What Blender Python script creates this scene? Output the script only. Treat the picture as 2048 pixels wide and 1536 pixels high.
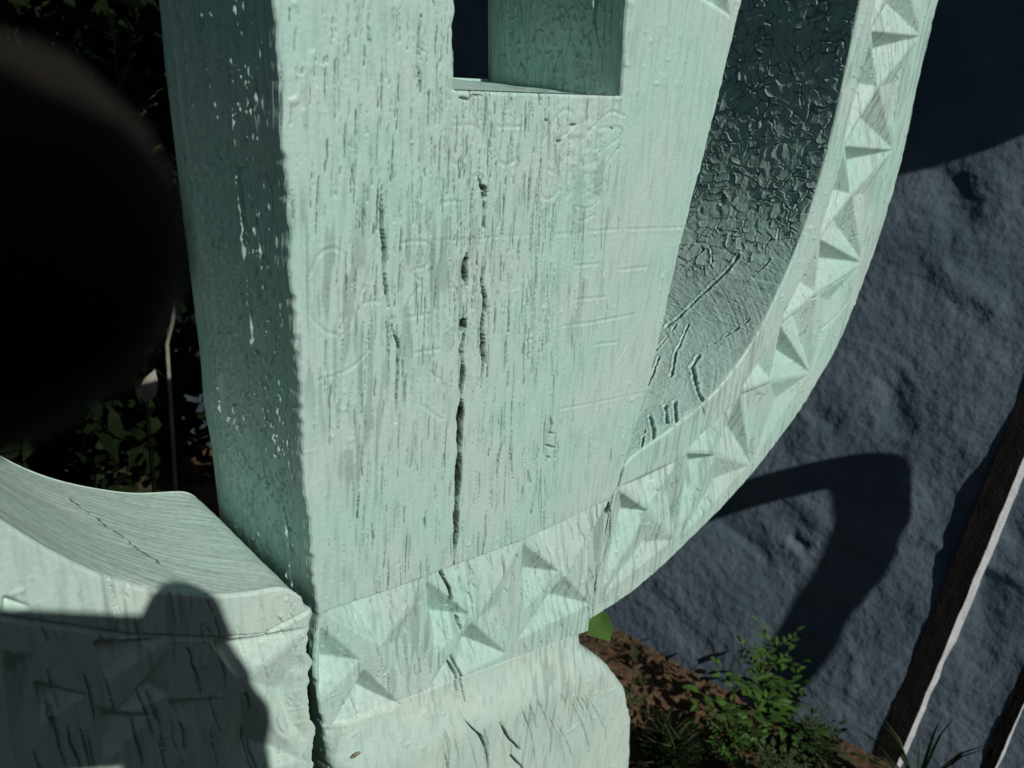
import bpy, math, numpy as np
from mathutils import Matrix, Vector
rng = np.random.default_rng(7)
S = bpy.context.scene
for o in list(bpy.data.objects): bpy.data.objects.remove(o)

# ------------------------------------------------------------------ camera
# The cross stands upright: X to the right along its face, Y away from the lens, Z up; the lens is at the origin, 0.8 m above ground.
F = 1676.0
vh = np.array([1876., -518., F]); vh /= np.linalg.norm(vh)
vd = np.array([-1724., -818., F]); vd /= np.linalg.norm(vd); vd -= vh*(vh@vd); vd /= np.linalg.norm(vd)
vv = np.cross(vd, vh)                       # down
R3 = np.array([vh, vd, -vv])                # rows: world axes in camera (right, down, forward)
rt, dn, fw = R3[:, 0], R3[:, 1], R3[:, 2]
def ray(x, y): return R3 @ np.array([x-1024., y-768., F]) / F
cam = bpy.data.cameras.new('camera'); co = bpy.data.objects.new('camera', cam)
S.collection.objects.link(co); S.camera = co
m = Matrix.Identity(4)
for i in range(3):
    m[i][0] = rt[i]; m[i][1] = -dn[i]; m[i][2] = -fw[i]
co.matrix_world = m
cam.sensor_width = 36; cam.lens = F/2048*36; cam.clip_start = .005; cam.clip_end = 1000
cam.dof.use_dof = True; cam.dof.focus_distance = .36; cam.dof.aperture_fstop = cam.lens/1000/.0013
S.render.resolution_x = 1024; S.render.resolution_y = 768
# ------------------------------------------------------------------ light
sd = ray(-268, 1400); sd /= np.linalg.norm(sd)
W = bpy.data.worlds.new('World'); S.world = W; W.use_nodes = True
nt = W.node_tree; bg = nt.nodes['Background']; sky = nt.nodes.new('ShaderNodeTexSky')
sky.sky_type = 'NISHITA'; sky.sun_disc = False
elev = math.asin(-sd[2]); sky.sun_elevation = elev; sky.sun_rotation = math.atan2(-sd[0], -sd[1])
nt.links.new(sky.outputs[0], bg.inputs[0]); bg.inputs[1].default_value = .055
sl = bpy.data.lights.new('sun', 'SUN'); sl.energy = 5.0; sl.angle = math.radians(.5); sl.color = (1, .97, .92)
so = bpy.data.objects.new('sun', sl); S.collection.objects.link(so)
so.rotation_euler = Vector(sd).to_track_quat('-Z', 'Y').to_euler(); so.location = (-1, -3, 3)
S.view_settings.view_transform = 'Standard'; S.view_settings.look = 'None'
S.view_settings.exposure = -.70; S.view_settings.gamma = 1; S.view_settings.use_curve_mapping = False

# ------------------------------------------------------------------ helpers
D, T, H = .24, .085, .8
def front(x, y, Y=D):
    r = ray(x, y); return r*Y/r[1]
def ground_at(x, y):
    r = ray(x, y); return r*(-H)/r[2]
def fx(p): q = front(*p); return (q[0], q[2])
def tag(o, label=None, cat=None, group=None, kind=None):
    if label: o['label'] = label
    if cat: o['category'] = cat
    if group: o['group'] = group
    if kind: o['kind'] = kind
    return o
def empty(name, loc):
    o = bpy.data.objects.new(name, None); S.collection.objects.link(o); o.location = loc; o.empty_display_size = .1
    return o
def mesh_obj(name, V, Q, mat, parent=None, smooth=True, attrs=None, loc=None):
    V = np.asarray(V, dtype=np.float32).reshape(-1, 3)
    if parent is not None: V = V - np.array(parent.location, dtype=np.float32)
    elif loc is not None: V = V - np.array(loc, dtype=np.float32)
    me = bpy.data.meshes.new(name)
    Q = [np.asarray(q, dtype=np.int32) for q in (Q if isinstance(Q, list) else [Q])]
    me.vertices.add(len(V)); me.vertices.foreach_set('co', V.ravel())
    nl = sum(q.size for q in Q); nf = sum(len(q) for q in Q)
    me.loops.add(nl); me.polygons.add(nf)
    me.loops.foreach_set('vertex_index', np.concatenate([q.ravel() for q in Q]))
    tot = np.concatenate([np.full(len(q), q.shape[1], dtype=np.int32) for q in Q])
    st = np.concatenate([[0], np.cumsum(tot)[:-1]]).astype(np.int32)
    me.polygons.foreach_set('loop_start', st)
    me.update(calc_edges=True)
    me.validate()
    if smooth: me.polygons.foreach_set('use_smooth', np.ones(len(me.polygons), dtype=bool))
    for k, a in (attrs or {}).items():
        at = me.attributes.new(k, 'FLOAT', 'POINT'); at.data.foreach_set('value', np.asarray(a, dtype=np.float32).ravel())
    me.materials.append(mat)
    o = bpy.data.objects.new(name, me); S.collection.objects.link(o)
    if parent is not None: o.parent = parent
    elif loc is not None: o.location = [float(v) for v in loc]
    return o
class Grids:
    def __init__(s): s.V, s.Q, s.A, s.n = [], [], [], 0
    def add(s, P, dirt_shade=None, mask=None, flip=False):
        nu, nv = P.shape[:2]
        i = np.arange(nu*nv).reshape(nu, nv)
        q = np.stack([i[:-1, :-1], i[1:, :-1], i[1:, 1:], i[:-1, 1:]], -1)
        if flip: q = q[..., ::-1]
        if mask is not None: q = q[mask]
        s.V.append(P.reshape(-1, 3)); s.Q.append(q.reshape(-1, 4)+s.n)
        s.A.append(np.zeros(nu*nv) if dirt_shade is None else np.broadcast_to(dirt_shade, (nu, nv)).ravel()); s.n += nu*nv
        return s
    def build(s, name, mat, parent=None, **k):
        return mesh_obj(name, np.concatenate(s.V), np.concatenate(s.Q), mat, parent, attrs={'dirt_shade': np.concatenate(s.A)}, **k)
def h2(i, j, s):
    n = (i.astype(np.int64)*374761393 + j.astype(np.int64)*668265263 + s*1274126177) & 0xffffffff
    n = ((n ^ (n >> 13))*1103515245) & 0xffffffff
    n = ((n ^ (n >> 15))*2246822519) & 0xffffffff
    return ((n ^ (n >> 16)) & 0xffffff)/float(0x1000000)
def vn(x, y, s=0):
    xi, yi = np.floor(x), np.floor(y); fx_, fy = x-xi, y-yi
    fx_ = fx_*fx_*(3-2*fx_); fy = fy*fy*(3-2*fy)
    a, b, c, d = h2(xi, yi, s), h2(xi+1, yi, s), h2(xi, yi+1, s), h2(xi+1, yi+1, s)
    return (a+(b-a)*fx_)*(1-fy)+(c+(d-c)*fx_)*fy
def fbm(x, y, s=0, o=4):
    r, a, t = 0, 1., 0.
    for k in range(o):
        r = r+a*vn(x, y, s+k); t += a; a *= .5; x = x*2.03+7.1; y = y*2.03+3.7
    return r/t-.5
def cells(x, y, s=0):
    xi, yi = np.floor(x), np.floor(y)
    f1 = np.full(x.shape, 9.); f2 = f1.copy(); r1 = np.zeros(x.shape); r2 = r1.copy(); dx = r1.copy(); dy = r1.copy()
    for i in (-1, 0, 1):
        for j in (-1, 0, 1):
            cx, cy = xi+i, yi+j
            px = cx+h2(cx, cy, s); py = cy+h2(cx, cy, s+1); d = np.hypot(px-x, py-y)
            m1 = d < f1; f2 = np.where(m1, f1, np.minimum(f2, d))
            r1 = np.where(m1, h2(cx, cy, s+2), r1); r2 = np.where(m1, h2(cx, cy, s+3), r2)
            dx = np.where(m1, x-px, dx); dy = np.where(m1, y-py, dy); f1 = np.where(m1, d, f1)
    return f1, f2, r1, r2, dx, dy
def ss(a, b, x): t = np.clip((x-a)/(b-a), 0, 1); return t*t*(3-2*t)

# ------------------------------------------------------------------ materials
def material(name): 
    m = bpy.data.materials.new(name); m.use_nodes = True; return m, m.node_tree, m.node_tree.nodes['Principled BSDF']
def paint(name, base, patch, dirt_shade_c, rough=.45, bump=.25, grain=(1, 1, .12), spec=.5):
    m, t, b = material(name); N, Lk = t.nodes, t.links
    tc = N.new('ShaderNodeTexCoord'); mp = N.new('ShaderNodeMapping'); mp.inputs['Scale'].default_value = grain
    Lk.new(tc.outputs['Object'], mp.inputs[0])
    n1 = N.new('ShaderNodeTexNoise'); n1.inputs['Scale'].default_value = 22; n1.inputs['Detail'].default_value = 5
    Lk.new(tc.outputs['Object'], n1.inputs['Vector'])
    n2 = N.new('ShaderNodeTexNoise'); n2.inputs['Scale'].default_value = 420; n2.inputs['Detail'].default_value = 4
    Lk.new(mp.outputs[0], n2.inputs['Vector'])
    r1 = N.new('ShaderNodeValToRGB'); r1.color_ramp.elements[0].position = .4; r1.color_ramp.elements[1].position = .62
    r1.color_ramp.elements[0].color = (*base, 1); r1.color_ramp.elements[1].color = (*patch, 1)
    Lk.new(n1.outputs[0], r1.inputs[0])
    r2 = N.new('ShaderNodeValToRGB'); r2.color_ramp.elements[0].position = .30; r2.color_ramp.elements[1].position = .52
    r2.color_ramp.elements[0].color = (.80, .83, .82, 1); r2.color_ramp.elements[1].color = (1, 1, 1, 1)
    Lk.new(n2.outputs[0], r2.inputs[0])
    mu = N.new('ShaderNodeMix'); mu.data_type = 'RGBA'; mu.blend_type = 'MULTIPLY'; mu.inputs[0].default_value = 1
    Lk.new(r1.outputs[0], mu.inputs[6]); Lk.new(r2.outputs[0], mu.inputs[7])
    at = N.new('ShaderNodeAttribute'); at.attribute_name = 'dirt_shade'
    mx = N.new('ShaderNodeMix'); mx.data_type = 'RGBA'; mx.inputs[7].default_value = (*dirt_shade_c, 1)
    Lk.new(at.outputs['Fac'], mx.inputs[0]); Lk.new(mu.outputs[2], mx.inputs[6]); Lk.new(mx.outputs[2], b.inputs['Base Color'])
    b.inputs['Roughness'].default_value = rough; b.inputs['Specular IOR Level'].default_value = spec
    n3 = N.new('ShaderNodeTexNoise'); n3.inputs['Scale'].default_value = 1500; n3.inputs['Detail'].default_value = 3
    Lk.new(mp.outputs[0], n3.inputs['Vector'])
    ad = N.new('ShaderNodeMath'); ad.operation = 'ADD'; Lk.new(n2.outputs[0], ad.inputs[0]); Lk.new(n3.outputs[0], ad.inputs[1])
    bp = N.new('ShaderNodeBump'); bp.inputs['Strength'].default_value = bump; bp.inputs['Distance'].default_value = .0006
    Lk.new(ad.outputs[0], bp.inputs['Height']); Lk.new(bp.outputs[0], b.inputs['Normal'])
    return m
def simple(name, c1, c2, scale=30, rough=.8, bump=.4, dist=.004, detail=6, spec=.3):
    m, t, b = material(name); N, Lk = t.nodes, t.links
    tc = N.new('ShaderNodeTexCoord'); n1 = N.new('ShaderNodeTexNoise'); n1.inputs['Scale'].default_value = scale; n1.inputs['Detail'].default_value = detail
    Lk.new(tc.outputs['Object'], n1.inputs['Vector'])
    r = N.new('ShaderNodeValToRGB'); r.color_ramp.elements[0].position = .35; r.color_ramp.elements[1].position = .65
    r.color_ramp.elements[0].color = (*c1, 1); r.color_ramp.elements[1].color = (*c2, 1)
    Lk.new(n1.outputs[0], r.inputs[0]); Lk.new(r.outputs[0], b.inputs['Base Color'])
    b.inputs['Roughness'].default_value = rough; b.inputs['Specular IOR Level'].default_value = spec
    n2 = N.new('ShaderNodeTexNoise'); n2.inputs['Scale'].default_value = scale*6; n2.inputs['Detail'].default_value = 4
    Lk.new(tc.outputs['Object'], n2.inputs['Vector'])
    bp = N.new('ShaderNodeBump'); bp.inputs['Strength'].default_value = bump; bp.inputs['Distance'].default_value = dist
    Lk.new(n2.outputs[0], bp.inputs['Height']); Lk.new(bp.outputs[0], b.inputs['Normal'])
    return m
def leafmat(name, c1, c2):
    m = simple(name, c1, c2, 40, .6, .1, .001); return m
M_mint = paint('mint_paint', (.455, .685, .60), (.52, .68, .61), (.010, .024, .020), .46, .3)
M_white = paint('paler_paint', (.50, .68, .60), (.56, .70, .625), (.05, .06, .045), .5, .3)  # slightly paler than the upright, for left ring and scroll
M_wall = simple('slate_wash', (.08, .12, .155), (.13, .175, .215), 12, .9, .8, .004)
M_soil = simple('soil', (.10, .055, .025), (.20, .115, .05), 14, .95, .8, .01)
M_ground = simple('trodden_turf', (.022, .032, .012), (.045, .055, .022), 14, .95, .8, .01)
_t = M_ground.node_tree; _b = _t.nodes['Principled BSDF']; _src = _b.inputs['Base Color'].links[0].from_socket
_a = _t.nodes.new('ShaderNodeAttribute'); _a.attribute_name = 'dirt_shade'; _n = _t.nodes.new('ShaderNodeTexNoise'); _n.inputs['Scale'].default_value = 25; _n.inputs['Detail'].default_value = 6
_r = _t.nodes.new('ShaderNodeValToRGB'); _r.color_ramp.elements[0].color = (.055, .034, .018, 1); _r.color_ramp.elements[1].color = (.135, .085, .045, 1)
_r.color_ramp.elements[0].position = .35; _r.color_ramp.elements[1].position = .65
_m = _t.nodes.new('ShaderNodeMix'); _m.data_type = 'RGBA'; _t.links.new(_n.outputs[0], _r.inputs[0]); _t.links.new(_a.outputs['Fac'], _m.inputs[0])
_t.links.new(_src, _m.inputs[6]); _t.links.new(_r.outputs[0], _m.inputs[7]); _t.links.new(_m.outputs[2], _b.inputs['Base Color'])
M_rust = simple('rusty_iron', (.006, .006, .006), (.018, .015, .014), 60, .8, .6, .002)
M_pale = simple('sunlit_edge', (.46, .49, .50), (.60, .62, .63), 60, .7, .6, .002)  # pale tone paints the sunlight on the batten edges
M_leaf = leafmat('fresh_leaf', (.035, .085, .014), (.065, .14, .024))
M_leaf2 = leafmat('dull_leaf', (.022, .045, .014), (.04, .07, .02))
M_dark = simple('shade_dark_leaf', (.005, .010, .003), (.011, .020, .006), 40, .8, .1, .001, spec=.08)  # leaf green taken nearly black to stand for deep shade
M_stem = simple('stem', (.05, .07, .025), (.08, .09, .04), 50)
M_dry = simple('dry_straw', (.20, .18, .15), (.30, .27, .23), 80)
M_skin = simple('skin', (.45, .24, .16), (.52, .29, .20), 60, .5, .1, .001)
M_cloth = simple('dark_cloth', (.03, .03, .035), (.05, .05, .055), 60, .9)
M_hair = simple('hair', (.02, .014, .01), (.04, .028, .02), 90, .5)
M_black = simple('black_plastic', (.012, .012, .012), (.018, .018, .018), 60, .35, .05)
M_glass = simple('lens_glass', (.01, .01, .015), (.02, .02, .03), 10, .05, 0)
M_wood = simple('grey_wood', (.20, .17, .14), (.30, .26, .22), 25, .8)

# ------------------------------------------------------------------ relief of the carved faces (depth in metres, into the wood)
X0, X1, Z0, Z1, PX = -.10, .64, -.46, .09, .00024
nX, nZ = int((X1-X0)/PX), int((Z1-Z0)/PX)
HM = np.zeros((nZ, nX), np.float32); DM = np.zeros((nZ, nX), np.float32); PM = np.zeros((nZ, nX), np.float32)
def box(pts, pad):
    a = np.array(pts); x0 = max(0, int((a[:, 0].min()-pad-X0)/PX)); x1 = min(nX, int((a[:, 0].max()+pad-X0)/PX)+2)
    z0 = max(0, int((a[:, 1].min()-pad-Z0)/PX)); z1 = min(nZ, int((a[:, 1].max()+pad-Z0)/PX)+2)
    if x1 <= x0 or z1 <= z0: return None
    X, Z = np.meshgrid(X0+np.arange(x0, x1)*PX, Z0+np.arange(z0, z1)*PX)
    return slice(z0, z1), slice(x0, x1), X, Z
def stroke(pts, w, depth, dirt_shade=0., soft=.5, wob=0., px=True, edge=0., taper=False, seed=0):
    """w in metres (half width)"""
    P = [fx(p) for p in pts] if px else pts
    b = box(P, w*2.5+wob)
    if b is None: return
    sz, sx, X, Z = b
    if wob:
        X = X+(vn(X*60+seed, Z*170, 5)-.5)*2.4*wob+(vn(X*60+seed, Z*620, 6)-.5)*.35*wob
    ln = sum(math.hypot(P[k+1][0]-P[k][0], P[k+1][1]-P[k][1]) for k in range(len(P)-1)) or 1e-9
    best = np.full(X.shape, 9.); at = 0.
    for k in range(len(P)-1):
        ax, az = P[k]; bx, bz = P[k+1]; dx, dz = bx-ax, bz-az; l = math.hypot(dx, dz) or 1e-9
        t = np.clip(((X-ax)*dx+(Z-az)*dz)/l/l, 0, 1)
        d = np.hypot(X-ax-t*dx, Z-az-t*dz)
        if taper:
            g = (at+t*l)/ln; wk = np.maximum(.25, np.minimum(1, np.minimum(g, 1-g)*6)*(.55+.9*vn(np.full_like(g, seed*3.1), g*ln*160, 9)))
            d = d/wk
        best = np.minimum(best, d); at += l
    f = 1-ss(w*soft, w*1.25, best)
    HM[sz, sx] = np.maximum(HM[sz, sx], f*depth)
    if dirt_shade: DM[sz, sx] = np.maximum(DM[sz, sx], (1-ss(w*1.0, w*1.4, best))*dirt_shade if depth > 5e-3 else f*dirt_shade)  # crack colour holds grime and painted-in shade together
    if edge: HM[sz, sx] -= edge*np.exp(-((best-w*1.6)/(w*.6))**2)
def tri(a, b, c, da, db, dc):
    bx = box([a, b, c], 0)
    if bx is None: return
    sz, sx, X, Z = bx
    det = (b[0]-a[0])*(c[1]-a[1])-(c[0]-a[0])*(b[1]-a[1])
    if abs(det) < 1e-9: return
    u = ((X-a[0])*(c[1]-a[1])-(c[0]-a[0])*(Z-a[1]))/det; v = ((b[0]-a[0])*(Z-a[1])-(X-a[0])*(b[1]-a[1]))/det
    ins = (u >= -.005) & (v >= -.005) & (u+v <= 1.005)
    h = np.where(ins, da+(db-da)*u+(dc-da)*v, 0)
    PM[sz, sx] = np.maximum(PM[sz, sx], h)
def pit(poly, apex, depth, px=True):
    P = [fx(p) for p in poly] if px else poly; A = fx(apex) if px else apex
    for k in range(len(P)): tri(P[k], P[(k+1) % len(P)], A, 0, 0, depth)
# chip carving, band across the upright
for poly, ap, d in [
    ([(646, 1226), (852, 1154), (762, 1292)], (722, 1214), 5.5), ([(856, 1152), (1046, 1079), (952, 1240)], (925, 1142), 5.5),
    ([(1052, 1077), (1226, 996), (1132, 1150)], (1098, 1070), 5.5),
    ([(642, 1252), (722, 1320), (640, 1408)], (642, 1328), 4.5), ([(853, 1162), (946, 1228), (872, 1312)], (867, 1236), 4.5),
    ([(1047, 1088), (1118, 1142), (1048, 1222)], (1052, 1147), 4.5), ([(1222, 1000), (1178, 1180), (1150, 1120)], (1196, 1060), 3),
    ([(728, 1338), (806, 1412), (656, 1466)], (712, 1380), 5), ([(944, 1245), (1014, 1307), (850, 1388)], (922, 1281), 5),
    ([(1130, 1152), (1182, 1208), (1035, 1280)], (1093, 1196), 5),
    ([(758, 1296), (850, 1180), (800, 1404)], (800, 1290), 1.6), ([(950, 1240), (1042, 1100), (1008, 1300)], (1000, 1215), 1.6)]:
    pit(poly, ap, d*1e-3)
# ring: star points on the outer line, opposite points on the inner line
O = [(1895, -160), (1840, 72), (1786, 300), (1724, 525), (1620, 746), (1502, 930), (1352, 1080), (1200, 1192)]
I = [(1790, -180), (1742, 62), (1688, 292), (1640, 478), (1560, 650), (1478, 788), (1370, 906), (1236, 980)]
for k in range(len(O)-1):
    a, b, c, d = [np.array(v, float) for v in (O[k], O[k+1], I[k], I[k+1])]
    Q = lambda u, v: tuple((a*(1-u)+b*u)*(1-v)+(c*(1-u)+d*u)*v)
    sc = 1e-3*1.0
    pit([Q(0, 0), Q(0.0, .98), Q(.46, .62)], Q(.17, .80), 4.6*sc)
    pit([Q(.10, .97), Q(.98, 1.03), Q(.46, .62)], Q(.46, .88), 3.6*sc)
    pit([Q(.47, .58), Q(.99, .99), Q(.99, .02)], Q(.72, .66), 4.4*sc)
    pit([Q(.04, .03), Q(.97, -.02), Q(.47, .56)], Q(.42, .20), 2.3*sc)
# small corner facet at the top of the upright
pit([(1395, -6), (1462, 36), (1450, -40)], (1440, 6), 3.5e-3); pit([(1300, -60), (1395, -6), (1440, -60)], (1380, -40), 4e-3)
# left ring
for poly, ap, d in [([(612, 1246), (410, 1272), (470, 1350)], (440, 1296), 3.5), ([(605, 1262), (486, 1352), (606, 1500)], (560, 1380), 2.5),
                    ([(340, 1266), (180, 1272), (205, 1356)], (192, 1290), 4), ([(60, 1352), (170, 1380), (75, 1440)], (80, 1372), 4),
                    ([(330, 1392), (440, 1388), (400, 1470)], (335, 1400), 4), ([(330, 1290), (330, 1380), (190, 1450)], (290, 1370), 3),
                    ([(470, 1370), (600, 1510), (430, 1560)], (490, 1480), 3), ([(0, 1180), (60, 1205), (0, 1225)], (10, 1200), 3),
                    ([(0, 1290), (60, 1300), (20, 1500)], (20, 1360), 4), ([(180, 1400), (300, 1420), (190, 1530)], (220, 1440), 3.5)]:
    pit(poly, ap, d*1e-3)
# the facets' edges are worn: small box blur of the pits
def blur(A, n):
    for ax in (0, 1):
        c = np.cumsum(np.pad(A.astype(np.float64), [(n+1, n) if i == ax else (0, 0) for i in (0, 1)], mode='edge'), ax)
        A = ((c[2*n+1:] - c[:-2*n-1]) if ax == 0 else (c[:, 2*n+1:]-c[:, :-2*n-1]))/(2*n+1)
    return A.astype(np.float32)
PM = blur(PM*1.85, 2)
# the big splits in the wood
for p, w in [([(932, 508), (928, 540), (934, 572)], 1.6), ([(928, 636), (926, 662)], 1.7), ([(930, 662), (924, 700), (926, 760), (921, 790)], 1.2),
             ([(924, 770), (922, 830), (920, 900), (917, 960), (914, 1010), (914, 1060), (909, 1125)], 1.9), ([(966, 515), (964, 560), (970, 600), (964, 660), (968, 720), (962, 778)], 1.1),
             ([(960, 370), (972, 380), (970, 400)], .8), ([(764, 372), (762, 452), (768, 500), (770, 560), (778, 616)], .75), ([(784, 650), (796, 690), (794, 760), (790, 845)], .55),
             ([(908, 1128), (896, 1150), (906, 1190), (902, 1215)], 1.5), ([(918, 1236), (922, 1262)], .8), ([(896, 1310), (912, 1350), (914, 1398)], .6),
             ([(908, 1306), (922, 1350), (926, 1402)], .6), ([(840, 30), (836, 130), (842, 190)], .5), ([(956, 345), (968, 400), (964, 470)], .5),
             ([(1230, 985), (1222, 1020), (1220, 1080), (1202, 1130), (1190, 1170), (1184, 1236)], .7), ([(1218, 1005), (1216, 1030)], 1.3), ([(1250, 925), (1238, 972), (1226, 992)], .9),
             ([(1100, 40), (1096, 90)], .3), ([(1003, 885), (998, 920), (994, 965)], .4), ([(1025, 855), (1020, 900), (1026, 960)], .35)]:
    stroke(p, w*7.2e-4, 8e-3, 1., .7, 2.5e-4, taper=True, seed=p[0][0])
# fine checks in the paint along the grain
for k in range(1500):
    x = rng.choice([rng.uniform(560, 1240), rng.normal(790, 70), rng.normal(960, 60), rng.normal(1090, 60)]); y = rng.uniform(-10, 1180)
    if x > 1120 and rng.random() < .6: continue
    if y > 700 and rng.random() < .45: continue
    l = rng.uniform(12, 85)*(1.4 if rng.random() < .15 else 1); w = rng.uniform(.6, 1.7)*(1.5 if rng.random() < .06 else 1)
    dy = np.linspace(0, l, 4); drift = rng.normal(0, 1.4, 4)
    stroke([(x+drift[i]*.6-.035*dy[i], y+dy[i]) for i in range(4)], w*1.5e-4, rng.uniform(.3, 1.1)*1e-3, rng.uniform(.3, 1.), .3, 0, taper=True, seed=k)
# checks inside the carved band and ring (wood grain runs upright) and along the ring
for k in range(300):
    u = rng.uniform(0, 6.99); kk = int(u); u -= kk; v = rng.uniform(-.25, 1.05)
    a = (np.array(O[kk])*(1-u)+np.array(O[kk+1])*u)*(1-v)+(np.array(I[kk])*(1-u)+np.array(I[kk+1])*u)*v
    tg = np.array(O[kk+1], float)-np.array(O[kk], float); tg /= np.linalg.norm(tg)
    g = tg*.75+np.array([-.1, .6]) if kk < 5 else np.array([-.05, 1.]); g /= np.linalg.norm(g); l = rng.uniform(8, 60)
    j = rng.normal(0, 2.2, 5)
    stroke([tuple(a+g*l*i/4+np.array([j[i], 0])) for i in range(5)], rng.uniform(.7, 1.6)*1.6e-4, rng.uniform(.4, 1.1)*1e-3, rng.uniform(.3, .9), .3, taper=True, seed=k)
for k in range(130):
    x = rng.uniform(650, 1210); y = 1462-(x-650)*.4-rng.uniform(15, 235); l = rng.uniform(10, 60)
    j = rng.normal(0, 2, 4)
    stroke([(x+j[i]+.12*l*i/3, y+l*i/3) for i in range(4)], rng.uniform(.7, 1.6)*1.6e-4, .9e-3, rng.uniform(.2, .8), .3, taper=True, seed=k)
for p in [[(1722, 400), (1690, 470), (1672, 500)], [(1760, 180), (1738, 250)], [(1775, 210), (1740, 300)], [(1700, 600), (1650, 660)], [(1770, 310), (1700, 430), (1690, 470)],
          [(1735, 370), (1710, 440)], [(1718, 535), (1650, 580), (1578, 640)], [(1745, 350), (1712, 430)], [(1500, 520), (1490, 505)], [(1400, 800), (1410, 830), (1400, 880), (1380, 900)]]:
    stroke(p, 3.2e-4, 1.8e-3, .85, .4, 3e-4, taper=True, seed=p[0][0])
# checks on the scroll (following its growth rings)
for k in range(30):
    u = rng.uniform(0, 1); cx = 860+u*330; cy = 1420-u*60+rng.uniform(0, 70); l = rng.uniform(20, 130)
    pts = [(cx+l*(.12+.25*u)*math.sin(t*1.9)+rng.normal(0, 1.0), cy+l*t) for t in np.linspace(0, 1, 6)]
    stroke(pts, rng.uniform(.7, 1.7)*1.7e-4, 1.3e-3, rng.uniform(.3, .9), .35, taper=True, seed=k)
for p in [[(922, 1432), (950, 1465), (962, 1500), (966, 1545)], [(985, 1432), (1012, 1475), (1008, 1500), (1030, 1520), (1040, 1545)], [(1008, 1470), (1030, 1490)]]:
    stroke(p, 6e-4, 3e-3, .9, .5, 4e-4, taper=True, seed=p[0][0])
# cracks of the left ring
for k in range(60):
    x = rng.uniform(0, 600); y = rng.uniform(1120, 1530); l = rng.uniform(20, 110); j = rng.normal(0, 3, 4)
    stroke([(x+j[i]+.25*l*i/3, y+l*i/3) for i in range(4)], rng.uniform(.7, 2.0)*1.7e-4, 1.4e-3, rng.uniform(.1, .4) if y < 1250 else .7, .35, taper=True, seed=k)
stroke([(628, 1205), (520, 1262), (430, 1270), (250, 1262), (0, 1225)], 9e-4, 1.5e-3, .06, .2)
# incised lettering under the paint: two short lines and what is left of a third
LT = [[(905, 252), (962, 249), (958, 300), (948, 340)], [(898, 262), (898, 325), (925, 331), (932, 300)], [(994, 250), (992, 320), (1010, 333), (1032, 318), (1037, 290)], [(995, 254), (1040, 253)],
      [(885, 408), (900, 402), (925, 404)], [(946, 352), (968, 352), (950, 392)], [(1098, 262), (1080, 298), (1074, 345), (1080, 392), (1100, 402), (1118, 380), (1116, 350), (1096, 340)],
      [(1098, 262), (1112, 232), (1134, 216), (1152, 232), (1140, 262), (1108, 282)], [(1248, 232), (1222, 220), (1196, 244), (1180, 262)], [(1196, 258), (1240, 252), (1246, 272), (1200, 300), (1188, 322)],
      [(1240, 292), (1208, 330), (1216, 366), (1180, 382)], [(1180, 382), (1206, 396), (1180, 420), (1152, 412)], [(1148, 415), (1156, 448), (1190, 430)], [(1140, 470), (1162, 466), (1176, 456)],
      [(700, 528), (684, 502), (662, 495), (636, 508), (622, 540), (617, 590), (624, 640), (648, 664), (668, 670)], [(757, 492), (722, 588), (695, 660)], [(757, 492), (766, 560), (782, 640)], [(728, 606), (762, 604)],
      [(808, 490), (812, 483), (866, 482), (862, 516), (850, 536), (814, 541), (832, 560), (848, 564), (822, 600), (802, 642)], [(808, 636), (858, 629)], [(866, 481), (965, 478), (1065, 469)],
      [(896, 492), (893, 560), (898, 624)], [(950, 482), (956, 560), (940, 628), (920, 634)], [(990, 484), (984, 560), (1000, 622), (1030, 610), (1038, 484)],
      [(1105, 470), (1160, 464), (1245, 458), (1372, 455)], [(1152, 470), (1146, 600)], [(1150, 532), (1196, 528)], [(1148, 600), (1212, 594)], [(1246, 462), (1238, 540), (1228, 610)], [(1240, 540), (1290, 534)],
      [(1128, 652), (1196, 643), (1266, 629)], [(1134, 652), (1128, 742)], [(1266, 629), (1252, 690), (1234, 724)], [(1190, 690), (1234, 684)], [(1120, 818), (1190, 806), (1284, 786)], [(1190, 808), (1180, 880)], [(1250, 796), (1238, 868)],
      [(640, 760), (700, 742), (740, 700)], [(830, 706), (880, 698)], [(860, 742), (890, 770), (890, 800)], [(846, 812), (880, 840)], [(1046, 690), (1060, 676), (1072, 690), (1064, 708), (1050, 712)]]
def rnd(p):
    p = np.array(p, float)
    for _ in range(2):
        if len(p) < 3: break
        q = [p[0]]
        for i in range(len(p)-1): q += [p[i]*.75+p[i+1]*.25, p[i]*.25+p[i+1]*.75]
        p = np.array(q+[p[-1]])
    return [tuple(v) for v in p]
for k, p in enumerate(LT): stroke(rnd(p), 9.0e-4, (1.3e-4 if abs(p[0][0]-p[-1][0]) > 150 else 2.3e-4), .02, 0, 8e-4, edge=.7e-4, seed=k)
for p in [[(1048, 690), (1046, 712)], [(1098, 832), (1104, 850), (1098, 866), (1110, 868)], [(1090, 890), (1112, 896)], [(1094, 912), (1100, 918)], [(1056, 940), (1060, 968)], [(1090, 240), (1100, 243)], [(1140, 250), (1152, 250)],
          [(1112, 284), (1122, 282)], [(1222, 254), (1230, 260)], [(1234, 300), (1240, 296)], [(918, 195), (940, 200), (948, 190), (966, 192)], [(1078, 185), (1080, 215)], [(1176, 200), (1172, 250)]]:
    stroke(p, 5e-4, 1.3e-3, .7, .3, 3e-4, taper=True, seed=p[0][0])
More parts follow.
